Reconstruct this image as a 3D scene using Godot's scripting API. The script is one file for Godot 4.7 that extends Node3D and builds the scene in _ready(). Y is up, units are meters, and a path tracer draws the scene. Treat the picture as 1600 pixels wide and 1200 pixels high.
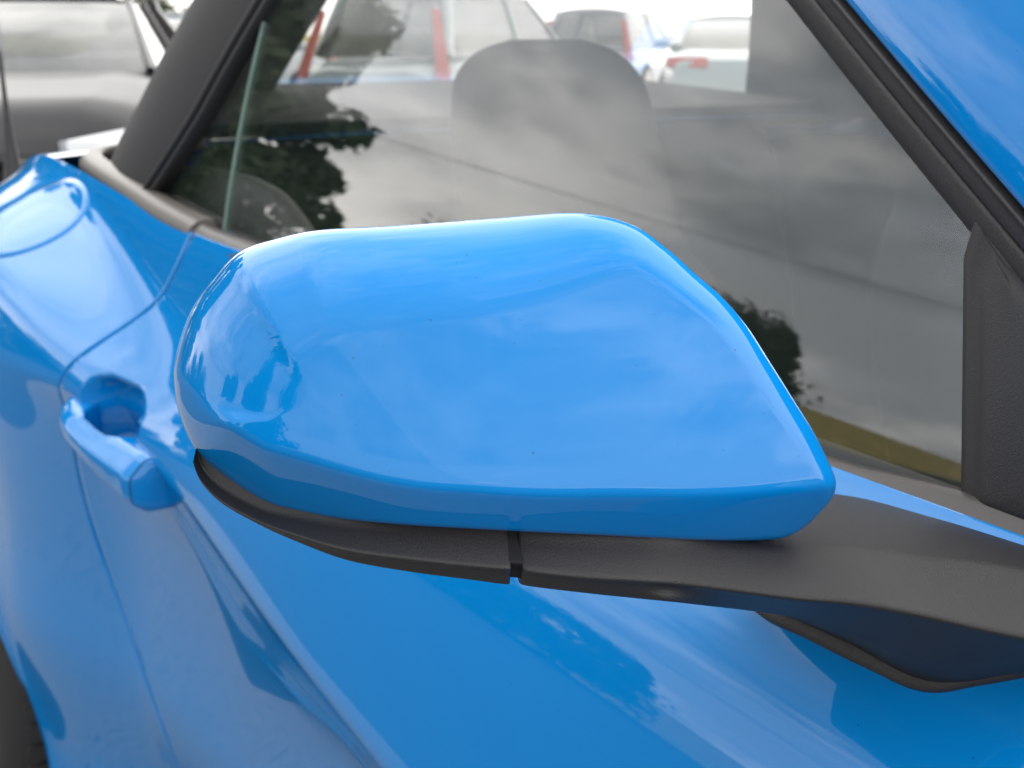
extends Node3D
# A parked blue convertible seen past its door mirror. x runs to the car's nose, y up, z out of its right flank.

var M := {}

func _ready():
	# ---- camera
	var cam := Camera3D.new()
	cam.name = "camera"
	add_child(cam)
	cam.position = Vector3(0, 1.19, 0.45)
	cam.rotation = Vector3(-0.26650, 0.99360, 0)
	var lens := CameraAttributesPhysical.new()
	lens.frustum_focal_length = 40.0
	lens.exposure_aperture = 17.0
	lens.frustum_focus_distance = 0.45
	lens.frustum_near = 0.05
	lens.frustum_far = 2000.0
	cam.attributes = lens
	cam.fov = 33.3985
	cam.near = 0.05
	cam.far = 2000.0
	# ---- sky, sun, exposure
	var we := WorldEnvironment.new()
	we.name = "environment"
	var env := Environment.new()
	env.background_mode = Environment.BG_SKY
	var sky := Sky.new()
	var pano := PanoramaSkyMaterial.new()
	pano.panorama = cloudy_sky()
	sky.sky_material = pano
	env.sky = sky
	env.background_energy_multiplier = 1.75
	env.tonemap_mode = Environment.TONE_MAPPER_LINEAR
	env.tonemap_exposure = 1.54
	env.sdfgi_enabled = true
	env.ssao_enabled = true
	env.ssil_enabled = true
	we.environment = env
	add_child(we)
	var sun := DirectionalLight3D.new()
	sun.name = "sun"
	sun.light_energy = 0.25
	sun.light_color = Color(1.0, 0.97, 0.92)
	sun.light_angular_distance = 170.0
	sun.shadow_enabled = true
	sun.rotation_degrees = Vector3(-58, 150, 0)
	add_child(sun)
	make_materials()
	build_setting()
	build_convertible()
	build_other_cars()

# ================================================================ sky and materials

func cloudy_sky() -> ImageTexture:
	var w := 1024
	var h := 512
	var n1 := FastNoiseLite.new()
	n1.seed = 11
	n1.noise_type = FastNoiseLite.TYPE_SIMPLEX_SMOOTH
	n1.frequency = 0.55
	n1.fractal_octaves = 6
	n1.fractal_gain = 0.52
	n1.domain_warp_enabled = true
	n1.domain_warp_amplitude = 0.5
	n1.domain_warp_frequency = 0.8
	var n2 := FastNoiseLite.new()
	n2.seed = 5
	n2.frequency = 0.22
	n2.fractal_octaves = 3
	var im := Image.create(w, h, false, Image.FORMAT_RGBF)
	for j in h:
		var el := PI * (0.5 - (j + 0.5) / h)
		var y := sin(el)
		var c := cos(el)
		for i in w:
			if y < -0.02:
				im.set_pixel(i, j, Color(0.4, 0.39, 0.37))
				continue
			var a := TAU * (i + 0.5) / w
			var yy := maxf(y, 0.0)
			var k := 1.6 / (yy + 0.22)
			var p := Vector3(sin(a) * c * k, yy * 1.5, cos(a) * c * k)
			var d := n1.get_noise_3dv(p) * 0.9 + n2.get_noise_3dv(p) * 0.75
			# a bank of storm cloud fills the half of the sky that the car's right side faces
			var side := (sin(a) * 0.42 - cos(a) * 0.91) * c
			var t := smoothstep(-0.32, 0.26, d * 0.8 + side * 0.8 - 0.2)
			var bright := Color(1.18, 1.17, 1.15)
			var dark := Color(0.50, 0.535, 0.58).lerp(Color(0.30, 0.33, 0.37), smoothstep(0.2, 0.5, yy))
			# billows inside the bank
			var billow := n1.get_noise_3dv(p * 1.7 + Vector3(9, 4, 2)) + 0.6 * n1.get_noise_3dv(p * 3.3)
			var col := bright.lerp(dark * (1.0 + 0.55 * billow), t)
			var low := exp(-yy * 5.5) * (1.0 - 0.9 * smoothstep(-0.05, 0.5, side))
			col = col.lerp(Color(1.28, 1.22, 1.12), low * 0.75)
			im.set_pixel(i, j, col)
	return ImageTexture.create_from_image(im)

func noise_tex(seed_: int, freq: float, octaves := 4, normal := false, size := 512, strength := 6.0, lo := Color.BLACK, hi := Color.WHITE, kind := FastNoiseLite.TYPE_SIMPLEX_SMOOTH) -> NoiseTexture2D:
	var n := FastNoiseLite.new()
	n.seed = seed_
	n.noise_type = kind
	n.frequency = freq
	n.fractal_octaves = octaves
	var t := NoiseTexture2D.new()
	t.width = size
	t.height = size
	t.seamless = true
	t.noise = n
	if normal:
		t.as_normal_map = true
		t.bump_strength = strength
	else:
		var g := Gradient.new()
		g.colors = PackedColorArray([lo, hi])
		t.color_ramp = g
	return t

func speck_tex(size: int, count: int, base: Color, speck: Color, rmax: float, seed_: int) -> ImageTexture:
	# clean paint with a few grains of grit and pollen
	var rng := RandomNumberGenerator.new()
	rng.seed = seed_
	var im := Image.create(size, size, false, Image.FORMAT_RGB8)
	im.fill(base)
	for k in count:
		var cx := rng.randf() * size
		var cy := rng.randf() * size
		var r := rng.randf_range(0.7, rmax) * (1.0 if rng.randf() > 0.2 else 1.6)
		var s := rng.randf_range(0.25, 0.9)
		for y in range(int(cy - r - 1), int(cy + r + 2)):
			for x in range(int(cx - r - 1), int(cx + r + 2)):
				var dd := Vector2(x - cx, (y - cy) * rng.randf_range(0.8, 1.3)).length()
				if dd < r:
					var px := posmod(x, size)
					var py := posmod(y, size)
					im.set_pixel(px, py, base.lerp(speck, s))
	return ImageTexture.create_from_image(im)

func mat(called: String, color: Color, rough: float, metal := 0.0) -> StandardMaterial3D:
	var m := StandardMaterial3D.new()
	m.resource_name = called
	m.albedo_color = color
	m.roughness = rough
	m.metallic = metal
	M[called] = m
	return m

func lin(r: float, g: float, b: float) -> Color:
	return Color(r, g, b).linear_to_srgb()

func triplanar(m: StandardMaterial3D, s: float):
	m.uv1_triplanar = true
	m.uv1_world_triplanar = true
	m.uv1_scale = Vector3(s, s, s)

func make_materials():
	var m := mat("blue_paint", lin(0.001, 0.213, 0.59), 0.2)
	m.albedo_texture = speck_tex(1024, 70, Color.WHITE, Color(0.25, 0.22, 0.2), 1.1, 3)
	triplanar(m, 4.2)
	m.metallic_specular = 0.05
	m.clearcoat_enabled = true
	m.clearcoat = 1.0
	m.clearcoat_roughness = 0.015
	m = mat("grained_plastic", lin(0.022, 0.0195, 0.019), 0.5)
	m.normal_enabled = true
	m.normal_texture = noise_tex(4, 0.09, 3, true, 512, 5.0)
	m.normal_scale = 0.4
	triplanar(m, 24.0)
	m = mat("moulding_plastic", lin(0.034, 0.029, 0.0285), 0.45)
	m.normal_enabled = true
	m.normal_texture = noise_tex(9, 0.08, 3, true, 512, 4.0)
	m.normal_scale = 0.3
	triplanar(m, 12.0)
	m = mat("belt_rubber", lin(0.045, 0.039, 0.036), 0.36)
	m.normal_enabled = true
	m.normal_texture = noise_tex(14, 0.03, 3, true, 512, 3.0)
	m.normal_scale = 0.15
	triplanar(m, 9.0)
	mat("sheen_trim", lin(0.14, 0.126, 0.113), 0.4)  # quarter trim: paler plastic, with its grazing sky sheen put into the colour
	mat("black_rubber", lin(0.012, 0.012, 0.013), 0.6)
	mat("dark_gap", lin(0.006, 0.006, 0.007), 0.8)
	m = mat("soft_top_fabric", lin(0.028, 0.026, 0.027), 0.9)
	m.albedo_texture = noise_tex(21, 0.2, 2, false, 512, 1.0, Color(0.7, 0.7, 0.7), Color(1, 1, 1))
	m.rim_enabled = true
	m.rim = 0.25
	m.rim_tint = 0.5
	triplanar(m, 8.0)
	m = mat("window_pane", lin(0.10, 0.16, 0.14), 0.0)
	m.transparency = BaseMaterial3D.TRANSPARENCY_ALPHA
	m.albedo_color.a = 0.04
	m = mat("glass_edge", lin(0.16, 0.25, 0.22), 0.2)
	m = mat("car_pane", lin(0.05, 0.06, 0.06), 0.0)
	m.transparency = BaseMaterial3D.TRANSPARENCY_ALPHA
	m.albedo_color.a = 0.45
	m = mat("seat_leather", lin(0.012, 0.012, 0.013), 0.7)
	m.metallic_specular = 0.3
	mat("cabin_trim", lin(0.06, 0.06, 0.06), 0.7)
	mat("carpet", lin(0.012, 0.012, 0.012), 0.95)
	mat("tyre_rubber", lin(0.035, 0.033, 0.031), 0.85)
	mat("silver_rim", lin(0.62, 0.6, 0.57), 0.35, 0.4)
	for p in [["grey_paint", 0.018, 0.018, 0.02], ["white_paint", 0.34, 0.38, 0.37], ["silver_paint", 0.5, 0.52, 0.55], ["red_paint", 0.4, 0.03, 0.02], ["black_paint", 0.015, 0.015, 0.017]]:
		m = mat(p[0], lin(p[1], p[2], p[3]), 0.3)
		m.metallic_specular = 0.2
		m.clearcoat_enabled = true
		m.clearcoat = 0.35 if p[0] == "grey_paint" else 0.8
		m.clearcoat_roughness = 0.06
	mat("lamp_lens", lin(0.75, 0.77, 0.8), 0.1)
	mat("tail_lens", lin(0.38, 0.075, 0.06), 0.15)
	mat("mirror_silver", lin(0.8, 0.82, 0.84), 0.02, 1.0)
	mat("grille_black", lin(0.012, 0.012, 0.012), 0.5)
	m = mat("pale_concrete", lin(0.62, 0.605, 0.585), 0.9)
	m.albedo_texture = noise_tex(31, 0.16, 4, false, 1024, 1.0, Color(0.45, 0.44, 0.43), Color(0.95, 0.94, 0.92))
	m.detail_enabled = true
	m.detail_blend_mode = BaseMaterial3D.BLEND_MODE_MUL
	m.detail_albedo = speck_tex(1024, 2600, Color(0.96, 0.96, 0.96), Color(0.35, 0.32, 0.27), 3.4, 8)
	triplanar(m, 1.3)
	m = mat("dark_asphalt", lin(0.09, 0.09, 0.092), 0.92)
	m.albedo_texture = noise_tex(33, 0.09, 4, false, 512, 1.0, Color(0.6, 0.6, 0.6), Color(1, 1, 1))
	triplanar(m, 0.7)
	m = mat("field_grass", lin(0.60, 0.45, 0.13), 0.95)
	m.albedo_texture = noise_tex(41, 0.02, 5, false, 512, 1.0, Color(0.55, 0.6, 0.5), Color(1, 1, 1))
	triplanar(m, 0.05)
	m = mat("bark", lin(0.09, 0.07, 0.05), 0.95)
	m = mat("leaves", lin(0.028, 0.05, 0.016), 0.7)
	m.backlight_enabled = true
	m.backlight = Color(0.12, 0.16, 0.06)
	m.vertex_color_use_as_albedo = true
	mat("galvanised", lin(0.3, 0.3, 0.31), 0.5, 0.6)
	mat("pole_wood", lin(0.14, 0.11, 0.08), 0.9)
	mat("white_line", lin(0.75, 0.74, 0.7), 0.8)

# ================================================================ helpers

var used := {}

func numbered(n: String) -> String:
	var k: int = used.get(n, 0)
	used[n] = k + 1
	return n if k == 0 else "%s_%03d" % [n, k]

func thing(called: String, label: String, category: String, at := Vector3.ZERO, turn := 0.0, group := "") -> Node3D:
	var o := Node3D.new()
	o.name = numbered(called)
	add_child(o)
	o.position = at
	o.rotation.y = turn
	o.set_meta("label", label)
	o.set_meta("category", category)
	if group:
		o.set_meta("group", group)
	return o

func part(called: String, mesh: Mesh, m: String, parent: Node3D, offset := Vector3.ZERO) -> MeshInstance3D:
	var o := MeshInstance3D.new()
	o.name = called
	o.mesh = mesh
	o.material_override = M[m]
	o.position = offset
	parent.add_child(o, true)
	return o

func structure(called: String, mesh: Mesh, m: String) -> MeshInstance3D:
	var o := part(called, mesh, m, self)
	o.set_meta("kind", "structure")
	o.set_meta("label", called.replace("_", " ") + " round the parked cars")
	return o

# grid of points rows[i][j] -> smooth mesh, faces turned to look along "out"
func lattice(rows: Array, out: Vector3, closed := false) -> ArrayMesh:
	var st := SurfaceTool.new()
	st.begin(Mesh.PRIMITIVE_TRIANGLES)
	add_lattice(st, rows, out, closed)
	st.index()
	st.generate_normals()
	return st.commit()

func add_lattice(st: SurfaceTool, rows: Array, out: Vector3, closed := false, centre = null):
	var nr := rows.size()
	var nc: int = rows[0].size()
	var total := 0.0
	var tris: Array[Vector3] = []
	for i in nr - 1:
		for j in (nc if closed else nc - 1):
			var a: Vector3 = rows[i][j]
			var b: Vector3 = rows[i + 1][j]
			var c: Vector3 = rows[i + 1][(j + 1) % nc]
			var d: Vector3 = rows[i][(j + 1) % nc]
			tris.append_array([a, b, c, a, c, d])
			var nn := (c - a).cross(d - b)
			total += nn.dot(((a + c) * 0.5 - centre) if centre != null else out)
	# Godot's front faces run clockwise: the cross product of a front face points away from its viewer
	var flip := total > 0.0
	for t in range(0, tris.size(), 3):
		st.add_vertex(tris[t])
		st.add_vertex(tris[t + 2] if flip else tris[t + 1])
		st.add_vertex(tris[t + 1] if flip else tris[t + 2])

func add_fan(st: SurfaceTool, ring: Array, out: Vector3):
	var c := Vector3.ZERO
	for p in ring:
		c += p
	c /= ring.size()
	var total := 0.0
	for j in ring.size():
		total += ((ring[j] - c).cross(ring[(j + 1) % ring.size()] - c)).dot(out)
	for j in ring.size():
		var a: Vector3 = ring[j]
		var b: Vector3 = ring[(j + 1) % ring.size()]
		st.add_vertex(c)
		st.add_vertex(b if total > 0.0 else a)
		st.add_vertex(a if total > 0.0 else b)

func finish(st: SurfaceTool) -> ArrayMesh:
	st.index()
	st.generate_normals()
	return st.commit()

func begin() -> SurfaceTool:
	var st := SurfaceTool.new()
	st.begin(Mesh.PRIMITIVE_TRIANGLES)
	return st

# closed tube through rings of equal size, ends capped
func loft(rings: Array, caps := true) -> ArrayMesh:
	var st := begin()
	add_loft(st, rings, caps)
	return finish(st)

func add_loft(st: SurfaceTool, rings: Array, caps := true):
	for i in rings.size() - 1:
		var c := Vector3.ZERO
		for p in rings[i]:
			c += p
		for p in rings[i + 1]:
			c += p
		c /= rings[i].size() + rings[i + 1].size()
		add_lattice(st, [rings[i], rings[i + 1]], Vector3.ZERO, true, c)
	if caps:
		st.set_smooth_group(-1)
		var n := rings.size()
		var c0 := mean(rings[0])
		add_fan(st, rings[0], c0 - mean(rings[1]))
		add_fan(st, rings[n - 1], mean(rings[n - 1]) - mean(rings[n - 2]))
		st.set_smooth_group(0)

func mean(ring: Array) -> Vector3:
	var c := Vector3.ZERO
	for p in ring:
		c += p
	return c / ring.size()

# Catmull-Rom through 3D points
func curve(pts: Array, steps: int) -> Array:
	var out := []
	var n := pts.size()
	for i in n - 1:
		var a = pts[maxi(i - 1, 0)]
		var b = pts[i]
		var c = pts[i + 1]
		var d = pts[mini(i + 2, n - 1)]
		for k in steps:
			var t := float(k) / steps
			out.append(b.cubic_interpolate(c, a, d, t))
	out.append(pts[n - 1])
	return out

func curve_closed(pts: Array, steps: int) -> Array:
	var out := []
	var n := pts.size()
	for i in n:
		for k in steps:
			out.append(pts[i].cubic_interpolate(pts[(i + 1) % n], pts[(i - 1 + n) % n], pts[(i + 2) % n], float(k) / steps))
	return out

# polygon whose corners are rounded with radius-like reach r
func rounded(ring: Array, r: float, steps := 3) -> Array:
	var out := []
	var n := ring.size()
	for i in n:
		var p: Vector3 = ring[i]
		var a: Vector3 = ring[(i - 1 + n) % n]
		var b: Vector3 = ring[(i + 1) % n]
		var ra := minf(r, p.distance_to(a) * 0.45)
		var rb := minf(r, p.distance_to(b) * 0.45)
		var pa := p + (a - p).normalized() * ra
		var pb := p + (b - p).normalized() * rb
		for k in steps + 1:
			var t := float(k) / steps
			out.append(pa.lerp(p, t).lerp(p.lerp(pb, t), t))
	return out

# sweep of a 2D profile (x along "side", y along "up") down a path; side and up per path point
func sweep(path: Array, sides: Array, ups: Array, profile: Array, caps := true) -> ArrayMesh:
	var rings := []
	for i in path.size():
		var ring := []
		for q in profile:
			ring.append(path[i] + sides[i] * q.x + ups[i] * q.y)
		rings.append(ring)
	return loft(rings, caps)

func tube(path: Array, radii: Array, n := 12) -> ArrayMesh:
	var st := begin()
	add_tube(st, path, radii, n)
	return finish(st)

func add_tube(st: SurfaceTool, path: Array, radii: Array, n := 12):
	var rings := []
	for i in path.size():
		var d: Vector3 = (path[mini(i + 1, path.size() - 1)] - path[maxi(i - 1, 0)]).normalized()
		var s := d.cross(Vector3.UP if absf(d.y) < 0.9 else Vector3.RIGHT).normalized()
		var u := s.cross(d)
		var ring := []
		var r: float = radii[mini(i, radii.size() - 1)]
		for k in n:
			var a := TAU * k / n
			ring.append(path[i] + (s * cos(a) + u * sin(a)) * r)
		rings.append(ring)
	add_loft(st, rings)

# a flat-ish panel with four corners, given thickness and slightly rounded edge
func add_slab(st: SurfaceTool, a: Vector3, b: Vector3, c: Vector3, d: Vector3, th: float):
	var n := (c - a).cross(d - b).normalized() * th * 0.5
	st.set_smooth_group(-1)
	add_loft(st, [[a + n, b + n, c + n, d + n], [a - n, b - n, c - n, d - n]])
	st.set_smooth_group(0)

func slab(a: Vector3, b: Vector3, c: Vector3, d: Vector3, th: float) -> ArrayMesh:
	var st := begin()
	add_slab(st, a, b, c, d, th)
	return finish(st)

func block(c: Vector3, s: Vector3, r := 0.02) -> ArrayMesh:
	var rings := []
	var h := s * 0.5
	for k in [[-1.0, 1.0], [-0.7, 0.3], [-0.3, 0.0], [0.0, 0.0], [0.3, 0.0], [0.7, 0.3], [1.0, 1.0]]:
		var y: float = h.y * signf(k[0]) - signf(k[0]) * r * (1.0 - absf(k[0])) if k[0] != 0.0 else 0.0
		var ins: float = r * k[1] * 0.8
		var ring := [c + Vector3(-h.x + ins, y, -h.z + ins), c + Vector3(h.x - ins, y, -h.z + ins), c + Vector3(h.x - ins, y, h.z - ins), c + Vector3(-h.x + ins, y, h.z - ins)]
		rings.append(rounded(ring, r, 3))
	return loft(rings)

# ================================================================ setting

func build_setting():
	var rng := RandomNumberGenerator.new()
	rng.seed = 77
	# open ground to the horizon
	var st := begin()
	for ring in [[0.0, 40.0], [40.0, 120.0], [120.0, 500.0], [500.0, 1500.0]]:
		for k in 48:
			var a := TAU * k / 48
			var b := TAU * (k + 1) / 48
			var p := func(r: float, t: float): return Vector3(cos(t) * r, -0.012, sin(t) * r)
			st.add_vertex(p.call(ring[0], a)); st.add_vertex(p.call(ring[1], a)); st.add_vertex(p.call(ring[1], b))
			if ring[0] > 0.0:
				st.add_vertex(p.call(ring[0], a)); st.add_vertex(p.call(ring[1], b)); st.add_vertex(p.call(ring[0], b))
	structure("ground", finish(st), "field_grass")
	structure("parking_lot", lattice([[Vector3(-60, 0, -40), Vector3(-60, 0, 1.35)], [Vector3(0.2, 0, -40), Vector3(0.2, 0, 1.35)]], Vector3.UP), "pale_concrete")
	structure("road", lattice([[Vector3(-90, -0.004, -40), Vector3(-90, -0.004, 21)], [Vector3(60, -0.004, -40), Vector3(60, -0.004, 21)]], Vector3.UP), "dark_asphalt")
	# low rise of dry grass beyond the lot
	var rows := []
	for i in 25:
		var row := []
		for j in 49:
			var x := -150.0 + 240.0 * j / 48
			var z := 45.0 + 90.0 * i / 24
			var t := smoothstep(45.0, 90.0, z) * (1.0 - smoothstep(95.0, 135.0, z))
			row.append(Vector3(x, -0.05 + 4.0 * t * (0.75 + 0.25 * sin(x * 0.05 + 1.0)), z))
		rows.append(row)
	structure("hill", lattice(rows, Vector3.UP), "field_grass")
	# trees: [azimuth from +z towards -x in degrees, distance, height, crown width, label]
	var spots := [
		[71.0, 24.0, 9.0, 4.0, 0.02, "tall dark leafy tree at the open end of the tree group beyond the lot"],
		[76.5, 25.0, 13.5, 5.4, 0.04, "tallest dark leafy tree of the group beyond the lot"],
		[85.0, 27.0, 12.5, 5.6, 0.1, "broad dark leafy tree at the far end of the group beyond the lot"],
		[94.0, 30.0, 10.0, 5.0, 0.2, "leafy tree past the far end of the group beyond the lot"],
		[71.0, 21.5, 2.6, 6.5, 0.0, "low hedge-like bush under the tall dark trees"],
		[60.0, 27.0, 3.3, 4.8, 0.0, "low round bush beside the tall dark trees"],
		[54.0, 26.5, 4.4, 5.2, 0.0, "wide leafy bush in the middle of the row beyond the lot"],
		[48.0, 26.0, 4.0, 4.8, 0.0, "lower leafy bush in the row beyond the lot"],
		[44.4, 46.0, 6.2, 2.3, 0.1, "narrow tree standing alone by the dry grass rise"],
		[26.0, 17.0, 6.0, 5.0, 0.05, "shorter leafy tree of the pair level with the front wing"],
		[8.0, 15.0, 7.2, 5.6, 0.1, "taller leafy tree of the pair level with the front wing"],
		[-14.0, 16.0, 6.6, 5.4, 0.1, "leafy tree ahead of the car's nose on the lot's open side"],
	]
	for s in spots:
		var a := deg_to_rad(s[0])
		tree(Vector3(-sin(a) * s[1], 0.0, 0.45 + cos(a) * s[1]), s[2], s[3], s[4], s[5], rng, "trees beyond the parking lot")
	tree(Vector3(-66, 0, -20.8), 3.6, 5.0, 0.2, "small distant round tree above the grey car's windscreen pillar", rng, "")
	# overhead wires between two wooden poles
	var pa := Vector3(-52, 0, 14)
	var pb := Vector3(-2, 0, 46)
	for p in [[pa, "wooden utility pole beyond the tall dark trees"], [pb, "wooden utility pole by the dry grass rise"]]:
		var o := thing("utility_pole", p[1], "utility pole", p[0], 0, "utility poles")
		part("pole", tube([Vector3(0, 0, 0), Vector3(0, 9.6, 0)], [0.16, 0.11]), "pole_wood", o)
		part("crossarm", slab(Vector3(-0.55, 9.05, -0.95), Vector3(0.55, 9.05, 0.95), Vector3(0.55, 9.2, 0.95), Vector3(-0.55, 9.2, -0.95), 0.1), "pole_wood", o)
	var k := 0
	for off in [-0.9, -0.35, 0.9]:
		var path := []
		for i in 25:
			var t := i / 24.0
			path.append(pa.lerp(pb, t) + Vector3(off * 0.5, 9.25 - 5.6 * t * (1.0 - t) * 0.5, off))
		var o := part("overhead_wire", tube(path, [0.008], 5), "black_rubber", self)
		o.name = numbered("overhead_wire")
		o.set_meta("label", ["overhead wire on the crossarm's lot side", "overhead wire in the middle of the crossarm", "overhead wire on the crossarm's field side"][k])
		o.set_meta("category", "wire")
		o.set_meta("group", "overhead wires")
		k += 1
	for p in [[Vector3(-33, 0, -10.35), "thin lamp post standing left of the small distant tree"], [Vector3(-36, 0, -10.2), "thinner lamp post further off, left of the small distant tree"]]:
		var o := thing("lamp_post", p[1], "lamp post", p[0], 0.3, "lamp posts")
		part("pole", tube([Vector3(0, 0, 0), Vector3(0, 7.5, 0)], [0.07, 0.045]), "galvanised", o)
		part("lamp_head", block(Vector3(0.3, 7.5, 0), Vector3(0.7, 0.12, 0.25)), "galvanised", o)

func tree(at: Vector3, height: float, width: float, bare: float, label: String, rng: RandomNumberGenerator, group: String):
	var o := thing("tree", label, "tree", at, 0, group)
	var st := begin()
	add_tube(st, [Vector3.ZERO, Vector3(0.05, height * 0.35, 0.03), Vector3(-0.04, height * 0.8, 0.0)], [height * 0.028, height * 0.02, height * 0.006], 8)
	for k in 6:
		var a := rng.randf() * TAU
		var y := height * rng.randf_range(0.25, 0.55)
		add_tube(st, [Vector3(0, y, 0), Vector3(cos(a) * width * 0.18, y + height * 0.1, sin(a) * width * 0.18), Vector3(cos(a) * width * 0.36, y + height * 0.24, sin(a) * width * 0.36)], [height * 0.011, height * 0.007, height * 0.003], 6)
	part("trunk", finish(st), "bark", o)
	st = begin()
	var lobes := []
	for k in 44:
		var t := rng.randf()
		var y := height * (bare + (0.9 - bare) * t)
		var reach := width * 0.5 * sqrt(maxf(0.05, 1.0 - pow(2.0 * t - 0.8, 2.0) * 0.7))
		var a := rng.randf() * TAU
		var rr := reach * sqrt(rng.randf()) * 0.85
		lobes.append([Vector3(cos(a) * rr, y, sin(a) * rr), width * rng.randf_range(0.12, 0.22)])
	for k in 9000:
		var l = lobes[rng.randi() % lobes.size()]
		var d := Vector3(rng.randfn(), rng.randfn(), rng.randfn()).normalized()
		var p: Vector3 = l[0] + d * l[1] * pow(rng.randf(), 0.4) * rng.randf_range(0.8, 1.15)
		p.y = maxf(p.y, 0.05)
		var n := (d + Vector3(rng.randfn(), rng.randfn(), rng.randfn()) * 0.5).normalized()
		var s := n.cross(Vector3(rng.randfn(), rng.randfn(), rng.randfn())).normalized() * rng.randf_range(0.1, 0.2) * (height / 6.5)
		var u := n.cross(s) * 0.6
		var g := rng.randf_range(0.6, 1.5)
		st.set_color(Color(g, g, g * 0.8))
		st.add_vertex(p - s); st.add_vertex(p + u); st.add_vertex(p + s)
		st.add_vertex(p - s); st.add_vertex(p + s); st.add_vertex(p - u)
	st.generate_normals()
	part("crown", st.commit(), "leaves", o)

# ================================================================ the convertible

func sst(a: float, b: float, x: float) -> float:
	var t := clampf((x - a) / (b - a), 0.0, 1.0)
	return t * t * (3.0 - 2.0 * t)

func belt_y(x: float) -> float:
	return 0.995 + 0.035 * sst(-1.2, -1.85, x) - 0.155 * sst(-1.84, -2.45, x)

func crease_y(x: float) -> float:
	return 0.75 + (minf(-x, 1.35) - 0.62) * 0.11

func flank(q: float, rear: float) -> float:
	# a rounded shoulder that bends down some eight centimetres below the glass
	return 0.20 * q + 0.5 * (1.0 - rear) * bend(q, 0.08, 0.008) + 0.19 * bend(q, 0.15, 0.02) + 0.004 * (1.0 - exp(-q / 0.01))

func bend(q: float, at: float, width: float) -> float:
	return q - width * log((1.0 + exp((q - at) / width)) / (1.0 + exp(-at / width)))

# how far the car's right side stands out at a place
func body_z(x: float, y: float) -> float:
	var q := maxf(0.0, belt_y(x) - y)
	var qc := belt_y(x) - crease_y(x)
	var z := 0.015
	var scoop := 0.0
	# the crease is a soft edge about a centimetre wide
	var over := q - qc
	var soft := 0.006
	var below := 0.5 * (over + sqrt(over * over + soft * soft))
	var rear := sst(-0.75, -1.2, x)
	z += flank(q - below, rear)
	scoop = 0.045 * (1.0 - exp(-below / 0.07)) * (1.0 - sst(-1.28, -1.6, x + 0.25 * (0.62 - y)))
	z -= scoop
	# the haunch: a second shoulder that climbs towards the tail and swells over the wheel
	var back := sst(-1.0, -1.8, x)
	var q0 := lerpf(0.13, 0.05, back)
	z += rear * lerpf(0.026, 0.108, back) * sst(q0 - 0.05, q0 + 0.055, q) - back * 0.022 * sst(0.22, 0.46, q)
	z -= 0.05 * sst(0.5, 0.2, y)
	return z

# the pocket in the door behind the handle
func pocket(x: float, y: float) -> float:
	var u := (x + 1.235) / 0.062
	var v := (y - 0.815) / 0.042
	var r := u * u * u * u + v * v * v * v
	return 0.036 * (1.0 - sst(0.35, 1.1, r))

func shut_x(y: float) -> float:
	# door's rear cut line
	if y > 0.79:
		return lerpf(-1.365, -1.26, smoothstep(0.79, 0.99, y))
	return lerpf(-1.29, -1.365, sst(0.36, 0.74, y)) - 0.05 * sin(clampf((0.79 - y) / 0.35, 0, 1) * PI) * 0.6

func glass_z(y: float) -> float:
	var h := y - 0.995
	return -0.005 - (0.19 * h + 0.35 * h * h)

func build_convertible():
	var at := Vector3(-0.9, 0, -0.85)
	var car := thing("convertible_car", "glossy azure blue convertible with black soft top, its door mirror closest to the viewer", "car", at)
	var o := -at
	build_body(car, o)
	build_window(car, o)
	build_soft_top(car, o)
	build_mirror(car, o)
	build_cabin(car, o)
	build_wheel(car, o)

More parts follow.
